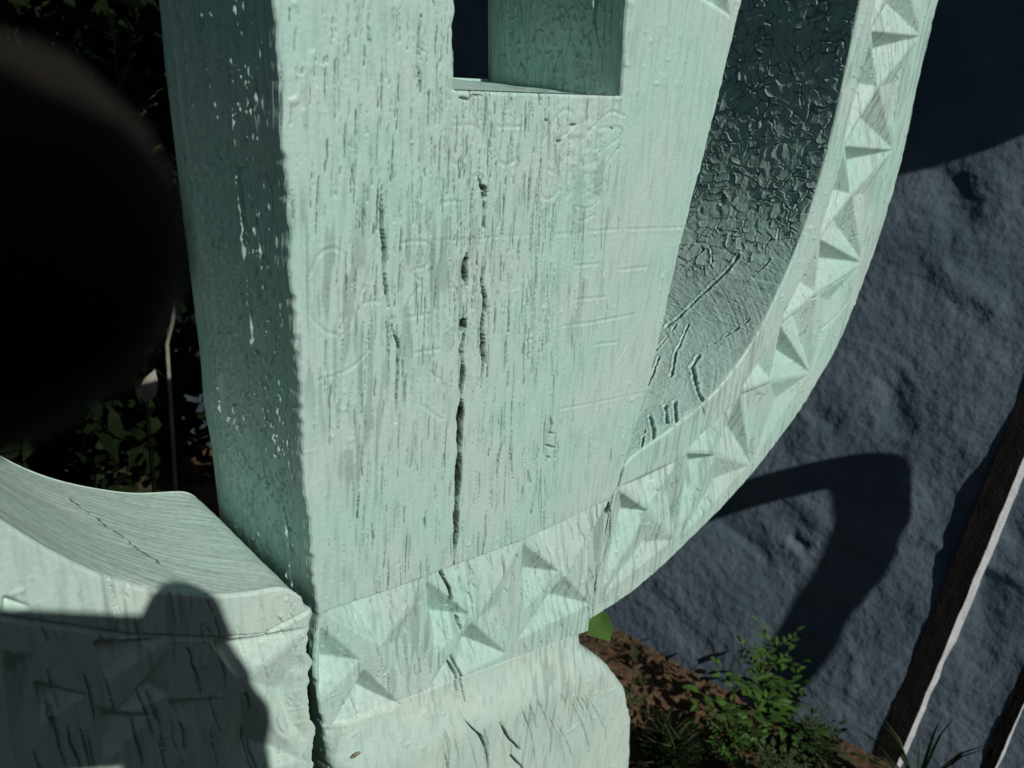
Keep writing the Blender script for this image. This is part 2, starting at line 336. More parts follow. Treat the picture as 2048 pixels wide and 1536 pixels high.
# blisters and runs in the paint
XX, ZZ = np.meshgrid((X0+np.arange(nX)*PX).astype(np.float32), (Z0+np.arange(nZ)*PX).astype(np.float32))
BL = fx((1165, 325))
for r in range(0, nZ, 400):
    sl_ = slice(r, min(nZ, r+400)); x, z = XX[sl_], ZZ[sl_]
    n = fbm(x*60, z*22, 3, 3)*1.1e-3 + fbm(x*600, z*55, 11, 3)*3.6e-4 + fbm(x*1300, z*1000, 21, 2)*2.0e-4
    bl = np.maximum(0, vn(x*420, z*300, 31)-.80)*2.6e-3*ss(.45, .6, vn(x*22, z*22, 41))
    cx_, cz_ = BL; mk = np.exp(-(((x-cx_)/.017)**2+((z-cz_)/.026)**2)**2)
    HM[sl_] += n-bl+mk*(fbm(x*330, z*330, 81, 3)*1.1e-3)
    wear = ss(.60, .75, vn(x*700, z*60, 51))*ss(.5, .72, vn(x*25, z*12, 61))*.28
    DM[sl_] = np.maximum(DM[sl_], wear)
del XX, ZZ
HM = HM+PM
def samp(A, X, Z):
    u = np.clip((X-X0)/PX, 0, nX-1.001); v = np.clip((Z-Z0)/PX, 0, nZ-1.001)
    i, j = u.astype(int), v.astype(int); a, b = u-i, v-j
    out = (A[j, i]*(1-a)+A[j, i+1]*a)*(1-b)+(A[j+1, i]*(1-a)+A[j+1, i+1]*a)*b
    ins = (X > X0) & (X < X1-PX) & (Z > Z0) & (Z < Z1-PX)
    return np.where(ins, out, 0)
def edge_round(d, r=.0013): return np.where(d < r, r-np.sqrt(np.maximum(0, r*r-(r-d)**2)), 0)
def cross_face(Xg, Zg, dist, y0=D):
    h = samp(HM, Xg, Zg)+edge_round(dist)
    return np.stack([Xg, y0+h, Zg], -1), samp(DM, Xg, Zg)
def zrows(lo, a, b, hi, fine=.00042, coarse=.01):
    return np.concatenate([np.arange(lo, a, coarse), np.arange(a, b, fine), np.append(np.arange(b, hi, coarse), hi)])
def interp(zs, pts):
    p = np.array(sorted(pts, key=lambda q: q[1])); return np.interp(zs, p[:, 1], p[:, 0])
def jit(z, s, a=.0005): return (vn(z*350, z*0+s, s)-.5)*2*a+(vn(z*70, z*0+s, s+1)-.5)*2*a

# relief of the side faces: bump toward +n in metres, grime and painted gap shade
def flaky(a, b, s, sx=150., sy=175., amp=1.):
    wa = a+fbm(a*90, b*90, s+50, 3)*.010; wb = b+fbm(a*90, b*90, s+60, 3)*.010
    f1, f2, r1, r2, dx, dy = cells(wa*sx, wb*sy, s)
    open_ = ss(.25, .6, vn(a*150, b*150, s+44))              # some joints have closed under the paint
    gap = (1-ss(.02, .15, f2-f1))*open_; tilt = (dx*(r1-.5)+dy*(r2-.5))*1.1e-3
    curl = np.exp(-((f2-f1-.17)/.07)**2)*7e-4*r1*open_
    g1, g2, q1, q2, ex, ey = cells(wa*sx*2.3+9, wb*sy*1.7, s+7)
    h = amp*(-gap*6e-4+tilt+curl+(ex*(q1-.5)+ey*(q2-.5))*2.5e-4)
    h = h+fbm(a*35, b*35, s+70, 3)*1.4e-3+fbm(a*900, b*500, s+71, 2)*1.6e-4
    return h, gap*.55*amp
def runs(a, b, s):          # long paint runs and blisters, a across the grain, b along it
    wa = a+fbm(a*120, b*30, s+50, 3)*.003
    f1, f2, r1, r2, dx, dy = cells(wa*210, b*42, s)
    h = (dx*(r1-.5))*1.8e-3-(1-ss(0, .10, f2-f1))*(r2 > .45)*6e-4
    g1, g2, q1, q2, ex, ey = cells(wa*430+5, b*130, s+7)
    drop = np.maximum(0, .36-g1)*(q1 > .72)*4.2e-3           # small hanging drops
    k1, k2, p1, p2, ux, uy = cells(wa*640+5, b*330, s+17); drop = np.maximum(drop, np.maximum(0, .38-k1)*(p1 > .78)*3.4e-3)
    rd = np.exp(-((vn(wa*120, b*7, s+33)-.5)/.05)**2)*1.3e-3*ss(.3, .6, vn(a*60, b*24, s+35))
    h = h+drop+rd+(ex*(q2-.5))*6e-4+fbm(a*30, b*14, s+9, 3)*6e-4+fbm(a*700, b*120, s+71, 3)*6e-4
    return h, (1-ss(0, .08, f2-f1))*(r2 > .45)*.35

# ------------------------------------------------------------------ the carved cross
cross = empty('carved_cross', (.235, D, -H))
tag(cross, 'carved wooden cross with ring, thick cracked mint white paint, zigzag chip carving', 'carved cross')
XL = [(.146, -.2956), (.1414, -.2607), (.1383, -.2332), (.1414, -.2106), (.1394, -.1954), (.1366, -.1551), (.1347, -.1096), (.1323, -.0659), (.1307, -.0273), (.1293, .0072), (.1275, .06), (.125, .7), (.125, 1.2)]
XR = [(.3147, -.2966), (.3185, -.245), (.3208, -.2178), (.3264, -.1999), (.3384, -.1579), (.3442, -.1021), (.3491, -.0723), (.3567, -.0319), (.3619, -.0001), (.3656, .0282), (.37, .07), (.345, .5), (.34, 1.2)]
HB, HT = -.0155, .42       # slot in the upright
def slot(z): return .1962+(vn(z*200, z*0, 3)-.5)*.0012-z*.06, .2866+(vn(z*200, z*0, 4)-.5)*.0012-z*.1
def zsplit(x): return -.272-(x-.144)*.182          # line where the board stops and the scroll begins
zr = np.concatenate([np.linspace(0, 1, 1), []])
zs = zrows(-.25, -.25, .045, 1.2)
# lower rows bend to follow the split line
nlow = 130
def rowsZ(ncols, us, xl_f, xr_f):
    pass
zlow = np.linspace(0, 1, nlow, endpoint=False)
xl = lambda z: interp(z, XL)+jit(z, 11); xr = lambda z: interp(z, XR)+jit(z, 12)
NA, NB, NC = 165, 226, 180
def ucoords():
    a = np.linspace(0, 1, NA, endpoint=False); b = np.linspace(1, 2, NB, endpoint=False); c = np.linspace(2, 3, NC+1); return np.concatenate([a, b, c])
U = ucoords()
def row_x(z):
    l, r = xl(z), xr(z); s0, s1 = slot(z)
    l, r, s0, s1 = [q[:, None] for q in (l, r, s0, s1)]; u = U[None, :]
    return np.where(u < 1, l+(s0-l)*u, np.where(u < 2, s0+(s1-s0)*(u-1), s1+(r-s1)*(u-2)))
Xm = row_x(zs); Zm = np.repeat(zs[:, None], len(U), 1)
xb = row_x(np.array([-.25]))[0]
Xlow = []; Zlow = []
for t in zlow:
    z = zsplit(xb)+(-.25-zsplit(xb))*t; Zlow.append(z)
Zlow = np.array(Zlow); 
Xlow = np.array([row_x(np.array([zz]))[0] for zz in Zlow.mean(1)])
for k in range(nlow):     # edges at their own height
    l = xl(Zlow[k, :1])[0]; r = xr(Zlow[k, -1:])[0]; u = (xb-xb[0])/(xb[-1]-xb[0]); Xlow[k] = l+(r-l)*u
Xm = np.concatenate([Xlow, Xm]); Zm = np.concatenate([Zlow, Zm])
dist = np.minimum(Xm-Xm[:, :1], Xm[:, -1:]-Xm)
s0, s1 = slot(Zm); dslot = np.where(Zm > HB-.02, np.maximum(np.maximum(s0-Xm, Xm-s1), HB-Zm), 1)
dist = np.minimum(dist, np.where(dslot > -1e-6, np.abs(dslot), 1))
P, dr = cross_face(Xm, Zm, np.maximum(dist, 0))
Zc, Uc = Zm[:-1, :-1], np.broadcast_to(U[None, :-1], Xm[:-1, :-1].shape)
keep = ~((Zc >= HB) & (Zc < HT) & (Uc >= 1) & (Uc < 2))
g = Grids(); g.add(P, dr, keep)
# left side
ys = np.linspace(0, 1, 200)
def side(zv, xf, sgn, seed, mode, y0=D+.0008, y1=D+T, ny=200, edge=.0025):
    y = np.linspace(y0, y1, ny)
    Yg, Zg = np.meshgrid(y, zv); Xr = np.repeat(xf(zv)[:, None], ny, 1); k = 41 if len(zv) > 400 else 1
    Xs_ = np.convolve(np.pad(xf(zv), k//2, mode='edge'), np.ones(k)/k, 'valid')[:, None]; wj = np.exp(-np.maximum(0, Yg-D)/.006); Xg = Xr*wj+Xs_*(1-wj)
    h, dd = (runs if mode == 'runs' else flaky)(Yg, Zg, seed)
    dist = np.minimum(Yg-D, y1-Yg); h = h*(.12*ss(0, .003, dist)+.88*ss(.003, .022, dist))-edge_round(np.maximum(dist, 0), edge)
    return np.stack([Xg+sgn*h, Yg, Zg], -1), dd*ss(0, .003, dist)
zs2 = zrows(-.29, -.29, .04, 1.2, .00045)
p, dd = side(zs2, xl, -1, 101, 'runs'); g.add(p, dd)
zc = np.linspace(-.29, 1.2, 300)
p, dd = side(zc, xr, 1, 102, 'runs', ny=8); g.add(p, dd)
# slot walls (the right one shows)
zv = zrows(HB-.003, HB-.003, .04, HT, .00045)
p, dd = side(zv, lambda z: slot(z)[1], -1, 103, 'runs'); g.add(p, dd)
zv = np.linspace(HB-.003, HT, 80); p, dd = side(zv, lambda z: slot(z)[0], 1, 104, 'runs', ny=8); g.add(p, dd)
xs = np.linspace(.190, .292, 240); yv = np.linspace(D+.0008, D+T, 90); Xg, Yg = np.meshgrid(xs, yv)
hb = (Yg-D)*.045*(1-ss(.21, .28, Xg))+fbm(Xg*120, Yg*60, 77, 3)*.0010-np.maximum(0, Xg-.20)*.012-.0002; ed = edge_round(np.maximum(0, Yg-D), .003)
floorz = HB+hb-ed
g.add(np.stack([Xg, Yg, floorz], -1), ss(.50, .72, vn(Xg*160, Yg*200, 78))*.4*ss(.22, .27, Xg))
g.add(np.stack([Xg[::8, ::20], Yg[::8, ::20], np.full_like(Xg[::8, ::20], HT)], -1))
# back, with the slot left open
zb = np.array([-.30, HB, HT, 1.2]); ub = np.array([0, 1, 2, 3])
Pb = np.array([[[v, D+T, z] for v in (xl(np.array([z]))[0], slot(np.array([z]))[0][0], slot(np.array([z]))[1][0], xr(np.array([z]))[0])] for z in zb])
kb = np.ones((3, 3), bool); kb[1, 1] = False; g.add(Pb, None, kb)
g.add(np.array([[[.125, D, 1.2], [.34, D, 1.2]], [[.125, D+T, 1.2], [.34, D+T, 1.2]]]))
g.build('upright', M_mint, cross)

def chord(pts, n, a=0., b=1.):
    p = np.array(pts); d = np.concatenate([[0], np.cumsum(np.hypot(*np.diff(p, axis=0).T))]); return p, d
def smooth_line(pts, ds):
    p = np.array(pts, float); Q = [p[0]]
    for k in range(2):        # corner cutting
        q = [p[0]]
        for i in range(len(p)-1): q += [p[i]*.75+p[i+1]*.25, p[i]*.25+p[i+1]*.75]
        q.append(p[-1]); p = np.array(q)
    d = np.concatenate([[0], np.cumsum(np.hypot(*np.diff(p, axis=0).T))])
    return p, d
def ring_part(name, inner, outer, tfine, side_seed, mat, sgn, nfine, ncoarse=80, nacross=230, y0=D):
    pi_, di = smooth_line(inner, 0); po, do = smooth_line(outer, 0)
    ts = np.concatenate([np.linspace(0, tfine, nfine, endpoint=False), np.linspace(tfine, 1, ncoarse)])
    def at(p, d, t): return np.stack([np.interp(t*d[-1], d, p[:, 0]), np.interp(t*d[-1], d, p[:, 1])], -1)
    A, B = at(pi_, di, ts), at(po, do, ts)
    arc = ts*di[-1]; k = 25
    A = np.stack([np.convolve(np.pad(A[:, i], k//2, mode='edge'), np.ones(k)/k, 'valid') for i in (0, 1)], -1)
    B = B+(jit(arc, side_seed+5, .0007))[:, None]*np.array([1, 0])
    s = np.linspace(0, 1, nacross)
    XZ = A[:, None]*(1-s[None, :, None])+B[:, None]*s[None, :, None]
    Wd = np.hypot(*(B-A).T)[:, None]; dist = np.minimum(s[None]*Wd, (1-s[None])*Wd); dist = np.minimum(dist, arc[:, None]+.0006)
    P, dr = cross_face(XZ[..., 0], XZ[..., 1], np.maximum(dist, 0), y0)
    if y0 != D:
        nz_ = fbm(XZ[..., 1]*90, XZ[..., 1]*0, 91, 4)*.008+fbm(XZ[..., 1]*300, XZ[..., 1]*0, 93, 2)*.0005
        P[..., 0] += (nz_-.0008)*(1-ss(.002, .022, arc[:, None]))
    g = Grids(); g.add(P, dr)
    # inner side: normal toward the ring's centre
    tg = np.gradient(A, axis=0); tg /= np.linalg.norm(tg, axis=1)[:, None]
    k = 61; kern = np.ones(k)/k
    n = np.stack([-tg[:, 1], tg[:, 0]], -1)*sgn
    n = np.stack([np.convolve(np.pad(n[:, i], k//2, mode='edge'), kern, 'valid') for i in (0, 1)], -1)
    y = np.linspace(y0+.0008, D+T, 190); Yg, Ag = np.meshgrid(y, arc)
    fl, fd = flaky(Yg, Ag, side_seed+20); ru, rd = runs(Ag, Yg, side_seed+30)
    return g, A, B, n, Yg, Ag, fl, fd, ru, rd, arc, ts, y0
def finish(name, R, mat, h, dd):
    g, A, B, n, Yg, Ag, *_r = R; y0 = _r[-1]
    dist = np.minimum(Yg-y0, D+T-Yg); hh = h*ss(0, .004, dist)-edge_round(np.maximum(dist, 0), .002)
    g.add(np.stack([A[:, :1]+n[:, :1]*hh, Yg, A[:, 1:]+n[:, 1:]*hh], -1), dd*ss(0, .003, dist))
    yy = np.array([y0+.001, D+T]); Pn = np.stack([np.repeat(B[::3, :1], 2, 1), np.repeat(yy[None], len(B[::3]), 0), np.repeat(B[::3, 1:], 2, 1)], -1); g.add(Pn)
    ends = [np.array([[[a[0], y0+.001, a[1]], [a[0], D+T, a[1]]], [[b[0], y0+.001, b[1]], [b[0], D+T, b[1]]]]) for a, b in ((A[0], B[0]), (A[-1], B[-1]))]
    for e in ends: g.add(e)
    g.add(np.stack([np.stack([A[::3, 0], np.full(len(A[::3]), D+T), A[::3, 1]], -1), np.stack([B[::3, 0], np.full(len(B[::3]), D+T), B[::3, 1]], -1)], 1))
    return g.build(name, mat, cross)
inner = [(.3204, -.2175), (.326, -.1995), (.345, -.195), (.3635, -.1905), (.3994, -.1807), (.4337, -.1562), (.4534, -.1249), (.4683, -.0961), (.4751, -.0698), (.4800, -.0273), (.4808, .0052), (.4803, .0382), (.480, .20), (.478, .34), (.44, .45), (.33, .52)]
outer = [(.3147, -.2966), (.3498, -.295), (.3911, -.2834), (.4559, -.2585), (.4969, -.2331), (.5368, -.1976), (.5622, -.1579), (.5754, -.1097), (.582, -.0761), (.5835, -.0368), (.5805, .0094), (.579, .0468), (.581, .20), (.576, .36), (.53, .52), (.34, .61)]
R = ring_part('ring_arc', inner, outer, .42, 201, M_mint, 1, 900)
Yg, Ag, fl, fd, ru, rd = R[4:10]
mixf = ss(-.010, .010, Ag-(.207-.55*(Yg-D))+fbm(Yg*60, Ag*60, 5, 3)*.035)       # smoother end grain low down, crackled paint above
# end grain: growth rings as fine curved ridges, and a few open splits
rad = np.hypot(Yg-(D+.10), (Ag-.02)*.8); rings = np.sin(rad*2300+fbm(Yg*50, Ag*50, 8, 3)*5)*5e-5*ss(.3, .6, vn(Yg*40, Ag*40, 66))+fbm(rad*900, Ag*20, 9, 3)*3.4e-4+fbm(Yg*60, Ag*60, 19, 3)*1.2e-3
split = np.zeros_like(Yg); lip = np.zeros_like(Yg)
def on_inner(px, py):
    r_ = ray(px, py); A_ = R[1]; Yc = A_[:, 0]*r_[1]/r_[0]; e = np.abs(A_[:, 1]-Yc*r_[2]/r_[1]); e[A_[:, 1] > .2] = 9; i = int(np.argmin(e)); return Yc[i], R[10][i]
for pts_, w in [([(1330, 655), (1400, 592), (1452, 545), (1478, 512)], .0009), ([(1308, 705), (1352, 650)], .0006), ([(1342, 752), (1352, 705), (1376, 650)], .0007), ([(1294, 772), (1318, 715)], .0007),
                ([(1398, 712), (1384, 735), (1390, 765), (1396, 788), (1410, 806)], .0010), ([(1410, 806), (1408, 850), (1380, 892)], .0008), ([(1300, 832), (1306, 862), (1308, 900)], .0009), ([(1330, 812), (1334, 845)], .0009), ([(1350, 805), (1352, 845)], .0010),
                ([(1455, 770), (1410, 800)], .0005), ([(1290, 860), (1282, 900)], .0005), ([(1420, 690), (1500, 640)], .0004), ([(1500, 560), (1540, 520)], .0004)]:
    q_ = [on_inner(*p_) for p_ in pts_]
    for k in range(len(q_)-1):
        (y0_, a0), (y1_, a1) = q_[k], q_[k+1]; dx, dy = a1-a0, y1_-y0_; t = np.clip(((Ag-a0)*dx+(Yg-y0_)*dy)/(dx*dx+dy*dy+1e-12), 0, 1)
        dd_ = np.hypot(Ag-a0-t*dx, Yg-y0_-t*dy)+(fbm(Yg*300, Ag*300, 13, 3))*.0022
        split = np.maximum(split, 1-ss(w*.5, w*1.3, dd_)); lip = np.maximum(lip, np.exp(-((dd_-w*2)/(w*.8))**2))
h = mixf*fl+(1-mixf)*(rings+ru*.25)-split*.0015+lip*3.5e-4
finish('ring_arc', R, M_mint, h, np.maximum(mixf*fd, split*.5))

innerL = [(.1392, -.2065), (.134, -.196), (.1275, -.1915), (.115, -.1885), (.1005, -.1845), (.0713, -.168), (.0514, -.147), (.035, -.125), (.02, -.095), (.008, -.06), (-.005, 0), (-.012, .04), (-.02, .20), (-.016, .34), (.03, .45), (.13, .52)]
outerL = [(.1405, -.302), (.110, -.2975), (.067, -.283), (.0021, -.2585), (-.039, -.2331), (-.0788, -.1976), (-.1042, -.1579), (-.1174, -.1097), (-.124, -.0761), (-.1255, -.0368), (-.1225, .0094), (-.121, .0468), (-.123, .20), (-.118, .36), (-.07, .52), (.12, .61)]
for L_ in (innerL, outerL):
    for k in range(2): L_[k] = (L_[k][0]-.0034, L_[k][1])
R = ring_part('ring_arc', innerL, outerL, .24, 301, M_white, -1, 480, y0=D-.003)
Yg, Ag, fl, fd, ru, rd = R[4:10]
rad = np.hypot(Yg-(D-.30), (Ag-.18)*1.0); rings = np.sin(rad*1500+fbm(Yg*40, Ag*40, 8, 3)*12)*2.5e-5+fbm(rad*650, Ag*16, 9, 4)*4.2e-4
wv = fbm(Yg*40, Ag*40, 71, 3)*1.5e-3
spk = ((np.abs(Ag-.062-(Yg-.27)*.35+fbm(Yg*200, Ag*200, 6, 2)*.004) < .0006) & (Yg > .258) & (Yg < .305) & (vn(Yg*900, Ag*900, 4) > .35))
o = finish('ring_arc', R, M_white, rings+wv, spk*.8+ss(.74, .82, vn(Yg*300, Ag*300, 14))*.08)

# scroll below the board: rounded front, growth-ring cracks
RX = [(.3125, -.300), (.3125, -.3057), (.333, -.3222), (.357, -.3505), (.370, -.382), (.376, -.415), (.380, -.4479), (.372, -.50), (.34, -.56), (.30, -.60), (.30, -.80)]
LX = [(.1435, -.27), (.145, -.2956), (.148, -.33), (.13, -.40), (.11, -.48), (.14, -.56), (.17, -.60), (.17, -.80)]
nz = np.concatenate([np.linspace(0, .36, 420, endpoint=False), np.linspace(.36, 1, 90)])
u = np.linspace(0, 1, 480)
Zt = None
Xs = []; Zs = []
for t in nz:
    zm = -.29+(-.80+.29)*t
    l = interp(np.array([zm]), LX)[0]+jit(np.array([zm]), 21)[0]; r = interp(np.array([min(zm, -.3)-.004*(1-t)]), RX)[0]+jit(np.array([zm]), 22, .0004)[0]
    x = l+(r-l)*u; zt = zsplit(x)-.0006; Xs.append(x); Zs.append(zt+(-.80-zt)*t)
Xs = np.array(Xs); Zs = np.array(Zs)
dist = np.minimum(Xs-Xs[:, :1], Xs[:, -1:]-Xs); dtop = zsplit(Xs)-Zs
bulge = -.006*ss(0, .035, dtop)+edge_round(np.maximum(dtop, 0), .0022)+.0008+edge_round(np.maximum(dist, 0), .012)*.6
P, dr = cross_face(Xs, Zs, np.maximum(dist, 0)); P[..., 1] += bulge
dr = np.maximum(dr, (1-ss(0, .0012, dtop))*.35*vn(Xs*300, Zs*300, 5))
kx = np.hypot((Xs-.2163)*1., Zs+.292); dr = np.maximum(dr, 0)
g = Grids(); g.add(P, dr)
for j in (0, -1):
    pts = P[::4, j]; b_ = pts.copy(); b_[:, 1] = D+T+.01; g.add(np.stack([pts, b_], 1))
g.add(np.stack([np.stack([P[::6, 0, 0], np.full(len(P[::6]), D+T+.01), P[::6, 0, 2]], -1), np.stack([P[::6, -1, 0], np.full(len(P[::6]), D+T+.01), P[::6, -1, 2]], -1)], 1))
tp = P[0, ::8]; tb = tp.copy(); tb[:, 1] = D+T+.01; g.add(np.stack([tp, tb], 1))
g.build('base_scroll', M_white, cross)
# small dead knot on the scroll
kn = front(712, 1510, D-.0036); th = np.linspace(0, 2*math.pi, 25)[:-1]
V = [[kn[0]+.0016*r*math.cos(a)*(1.6), kn[1]-.0009*(1-r), kn[2]+.0012*r*math.sin(a)] for r in (1, .8, .55) for a in th]+[[kn[0], kn[1]+.0004, kn[2]]]
Fq = [[k*24+i, k*24+(i+1) % 24, (k+1)*24+(i+1) % 24, (k+1)*24+i] for k in range(2) for i in range(24)]
mesh_obj('knot', V, [np.array(Fq), np.array([[48+i, 48+(i+1) % 24, 72] for i in range(24)])], simple('knot_wood', (.16, .14, .08), (.30, .28, .18), 400), cross)
# the beam of the cross runs above the ring, out of the frame
def prism(name, outline, y0, y1, mat, parent=None, **k):
    n = len(outline); V = [[x, y0, z] for x, z in outline]+[[x, y1, z] for x, z in outline]
    sides = [[i, (i+1) % n, n+(i+1) % n, n+i] for i in range(n)]
    me = bpy.data.meshes.new(name); off = np.array(parent.location) if parent is not None else np.zeros(3)
    me.from_pydata([list(np.array(v)-off) for v in V], [], [list(range(n))[::-1], list(range(n, 2*n))]+sides); me.update(); me.materials.append(mat)
    o = bpy.data.objects.new(name, me); S.collection.objects.link(o)
    if parent is not None: o.parent = parent
    return o
for s in (1, -1):
    c = .235; ol = [(c+s*.11, .62), (c+s*.42, .62), (c+s*.48, .58), (c+s*.55, .60), (c+s*.58, .70), (c+s*.55, .80), (c+s*.48, .82), (c+s*.42, .78), (c+s*.11, .78)]
    prism('cross_beam', ol if s > 0 else ol[::-1], D+.002, D+T-.002, M_mint, cross)

# ------------------------------------------------------------------ ground
def ax(c, r, n, far):
    f = np.linspace(c-r, c+r, n); e = np.geomspace(.02, far, 40); return np.concatenate([c-r-e[::-1], f, c+r+e])
gx, gy = ax(.6, 1.0, 320, 300), ax(.7, 1.3, 380, 300)
Xg, Yg = np.meshgrid(gx, gy)
near = np.exp(-((Xg-.6)**2+(Yg-.7)**2)/6)
Zg = -H+near*(fbm(Xg*5, Yg*5, 3, 3)*.03+fbm(Xg*45, Yg*45, 8, 4)*.012)-.004
soilw = ss(.42, .60, Xg+(fbm(Xg*6, Yg*6, 5, 3))*.2)*ss(-.4, -.1, Yg)
o = Grids().add(np.stack([Xg, Yg, Zg], -1), soilw).build('ground', M_ground); tag(o, kind='structure')

# ------------------------------------------------------------------ battered wall
G1, G0 = ground_at(1500, 1390), ground_at(1200, 1250)
dw = (G0-G1)/np.linalg.norm(G0-G1); nh = np.array([-dw[1], dw[0], 0.]); tl = math.radians(12)
nw = nh*math.cos(tl)+np.array([0, 0, math.sin(tl)]); uw = -nh*math.sin(tl)+np.array([0, 0, math.cos(tl)])
def wall_at(x, y): r = ray(x, y); return r*(nw@G1)/(nw@r)
av = np.concatenate([np.arange(-1.4, -.35, .02), np.arange(-.35, .5, .0026), np.arange(.5, 1.35, .012)]); bv = np.concatenate([[-.06, -.03], np.arange(0, 1.25, .003)])
A, B = np.meshgrid(av, bv)
wh = fbm(A*6, B*6, 4, 3)*.016+fbm(A*22, B*22, 14, 3)*.0026+fbm(A*110, B*110, 24, 3)*.0006+fbm(A*200+B*140, B*50-A*50, 29, 3)*.0008+fbm(A*380, B*380, 34, 2)*.0004
wd = np.zeros_like(A)
for (px, py, qx, qy, w, dp) in [(1895, 370, 1925, 430, .020, .020), (1785, 780, 1800, 850, .014, .014), (1590, 1082, 1604, 1092, .007, .014), (1430, 1030, 1530, 1115, 0.0076, .008), (1960, 1160, 1970, 1250, .012, .008),
                                (2000, 1030, 2040, 1090, .012, .008), (1640, 830, 1660, 850, .01, .010), (1800, 960, 1815, 1030, .012, -.010), (1640, 1040, 1600, 1000, .012, -.010), (1540, 1060, 1600, 1120, 0.0114, -.008),
                                (1715, 1310, 1700, 1380, 0.0076, -.006), (1880, 540, 1990, 620, .012, -.010), (1300, 1180, 1350, 1230, 0.0114, .006), (1850, 1080, 2040, 1160, .007, -.008), (1330, 1240, 1400, 1290, 0.0114, .005)]:
    p, q = wall_at(px, py)-G1, wall_at(qx, qy)-G1; a0, b0, a1, b1 = p@dw, p@uw, q@dw, q@uw
    dx, dz = a1-a0, b1-b0; t = np.clip(((A-a0)*dx+(B-b0)*dz)/(dx*dx+dz*dz+1e-9), 0, 1)
    e = np.hypot(A-a0-t*dx, B-b0-t*dz)/(w*1.25); e = e*(.8+.5*vn(A*90, B*90, 3)); wh = wh-.33*dp*np.exp(-e**2)
PW = G1+A[..., None]*dw+B[..., None]*uw+wh[..., None]*nw
wl = empty('painted_wall', tuple(G1)); tag(wl, 'rough slate blue limewashed wall leaning back behind the carved cross', 'wall')
g = Grids(); g.add(PW, wd); bk = PW[::20, ::20]-nh*.35; bk = bk.copy(); g.add(bk)
for e in (PW[-1], ):
    g.add(np.stack([e[::10], e[::10]-nh*.35], 0))
g.add(np.stack([PW[::10, 0], PW[::10, 0]-nh*.35], 0)); g.add(np.stack([PW[::10, -1], PW[::10, -1]-nh*.35], 0))
g.build('wall_face', M_wall, wl)

# battens fixed on the wall
def obox(g, p, q, w, t0, t1, wd_, nrm, ns=90, seed=0, rough=.0006):
    """bar from p to q; wd_ width direction (toward +), nrm outward; returns grids of face, lit edge"""
    ax_ = (q-p); L_ = np.linalg.norm(ax_); ax_ /= L_; s = np.linspace(0, L_, ns); 
    def pt(s_, a, b): return p+ax_*s_+wd_*a+nrm*b
    def strip(a0, b0, a1, b1, m_, sd_):
        aa = np.linspace(0, 1, m_); Sg, Tg = np.meshgrid(s, aa, indexing='ij')
        n_ = fbm(Sg*80, Tg*5, sd_, 3)*rough*2+(vn(Sg*40, Tg*0, sd_)-.5)*rough*2
        base = p+ax_*Sg[..., None]+wd_*(a0+(a1-a0)*Tg)[..., None]+nrm*(b0+(b1-b0)*Tg)[..., None]
        return base+(nrm+wd_)*n_[..., None]
    return strip
def batten(a, b, wpx, label, depth=.0085):
    p, q = wall_at(*a), wall_at(*b); ax_ = (q-p)/np.linalg.norm(q-p); q = q+ax_*.25; p = p-ax_*.12
    wdir = np.cross(nw, ax_); wdir /= np.linalg.norm(wdir)
    if wdir[1] > 0: wdir = -wdir
    pl_ = lambda x, y: wall_at(x, y)
    p, q = pl_(*a), pl_(*b); q = q+ax_*.25; p = p-ax_*.12
    root = empty('wall_batten', tuple(wall_at(*a))); tag(root, label, 'batten', 'battens fixed on the slate blue wall')
    wdt = abs((wall_at(a[0]+wpx, a[1])-wall_at(*a))@wdir)
    st = obox(None, p, q, 0, 0, 0, wdir, nw, seed=1)
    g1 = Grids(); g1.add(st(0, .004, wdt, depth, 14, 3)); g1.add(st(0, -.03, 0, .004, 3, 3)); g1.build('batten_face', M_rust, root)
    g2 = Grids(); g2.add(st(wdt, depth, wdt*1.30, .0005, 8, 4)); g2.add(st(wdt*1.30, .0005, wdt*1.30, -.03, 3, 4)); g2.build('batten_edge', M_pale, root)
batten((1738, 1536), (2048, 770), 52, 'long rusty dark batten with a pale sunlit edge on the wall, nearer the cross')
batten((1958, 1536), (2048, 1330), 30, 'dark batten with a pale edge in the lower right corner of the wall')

# ------------------------------------------------------------------ plants
def leaf_mesh(name, leaves, mat, parent):
    """leaves: list of (base, dir, up, length, width)"""
    V, Qd = [], []
    for b, d, u_, l, w in leaves:
        d = d/np.linalg.norm(d); s = np.cross(d, u_); s /= (np.linalg.norm(s)+1e-9); n = np.cross(s, d); k = len(V)
        V += [b, b+d*l*.3+s*w*.45+n*w*.12, b+d*l*.35, b+d*l*.3-s*w*.45+n*w*.12, b+d*l*.7+s*w*.32-n*l*.05, b+d*l*.72-n*l*.08, b+d*l*.7-s*w*.32-n*l*.05, b+d*l-n*l*.22]
        Qd += [[k, k+1, k+2, k+3], [k+1, k+4, k+5, k+2], [k+2, k+5, k+6, k+3], [k+4, k+7, k+6, k+5]]
    return mesh_obj(name, V, np.array(Qd), mat, parent, smooth=False)
def tube(pts, r0, r1, n=6):
    pts = np.array(pts); V, Qd = [], []
    for i, p in enumerate(pts):
        t = pts[min(i+1, len(pts)-1)]-pts[max(i-1, 0)]; t = t/np.linalg.norm(t); a = np.cross(t, [.3, .9, .1]); a /= np.linalg.norm(a); b = np.cross(t, a)
        r = r0+(r1-r0)*i/(len(pts)-1)
        V += [p+r*(a*math.cos(q)+b*math.sin(q)) for q in np.linspace(0, 2*math.pi, n, endpoint=False)]
    for i in range(len(pts)-1):
        for j in range(n): Qd.append([i*n+j, i*n+(j+1) % n, (i+1)*n+(j+1) % n, (i+1)*n+j])
    return V, Qd
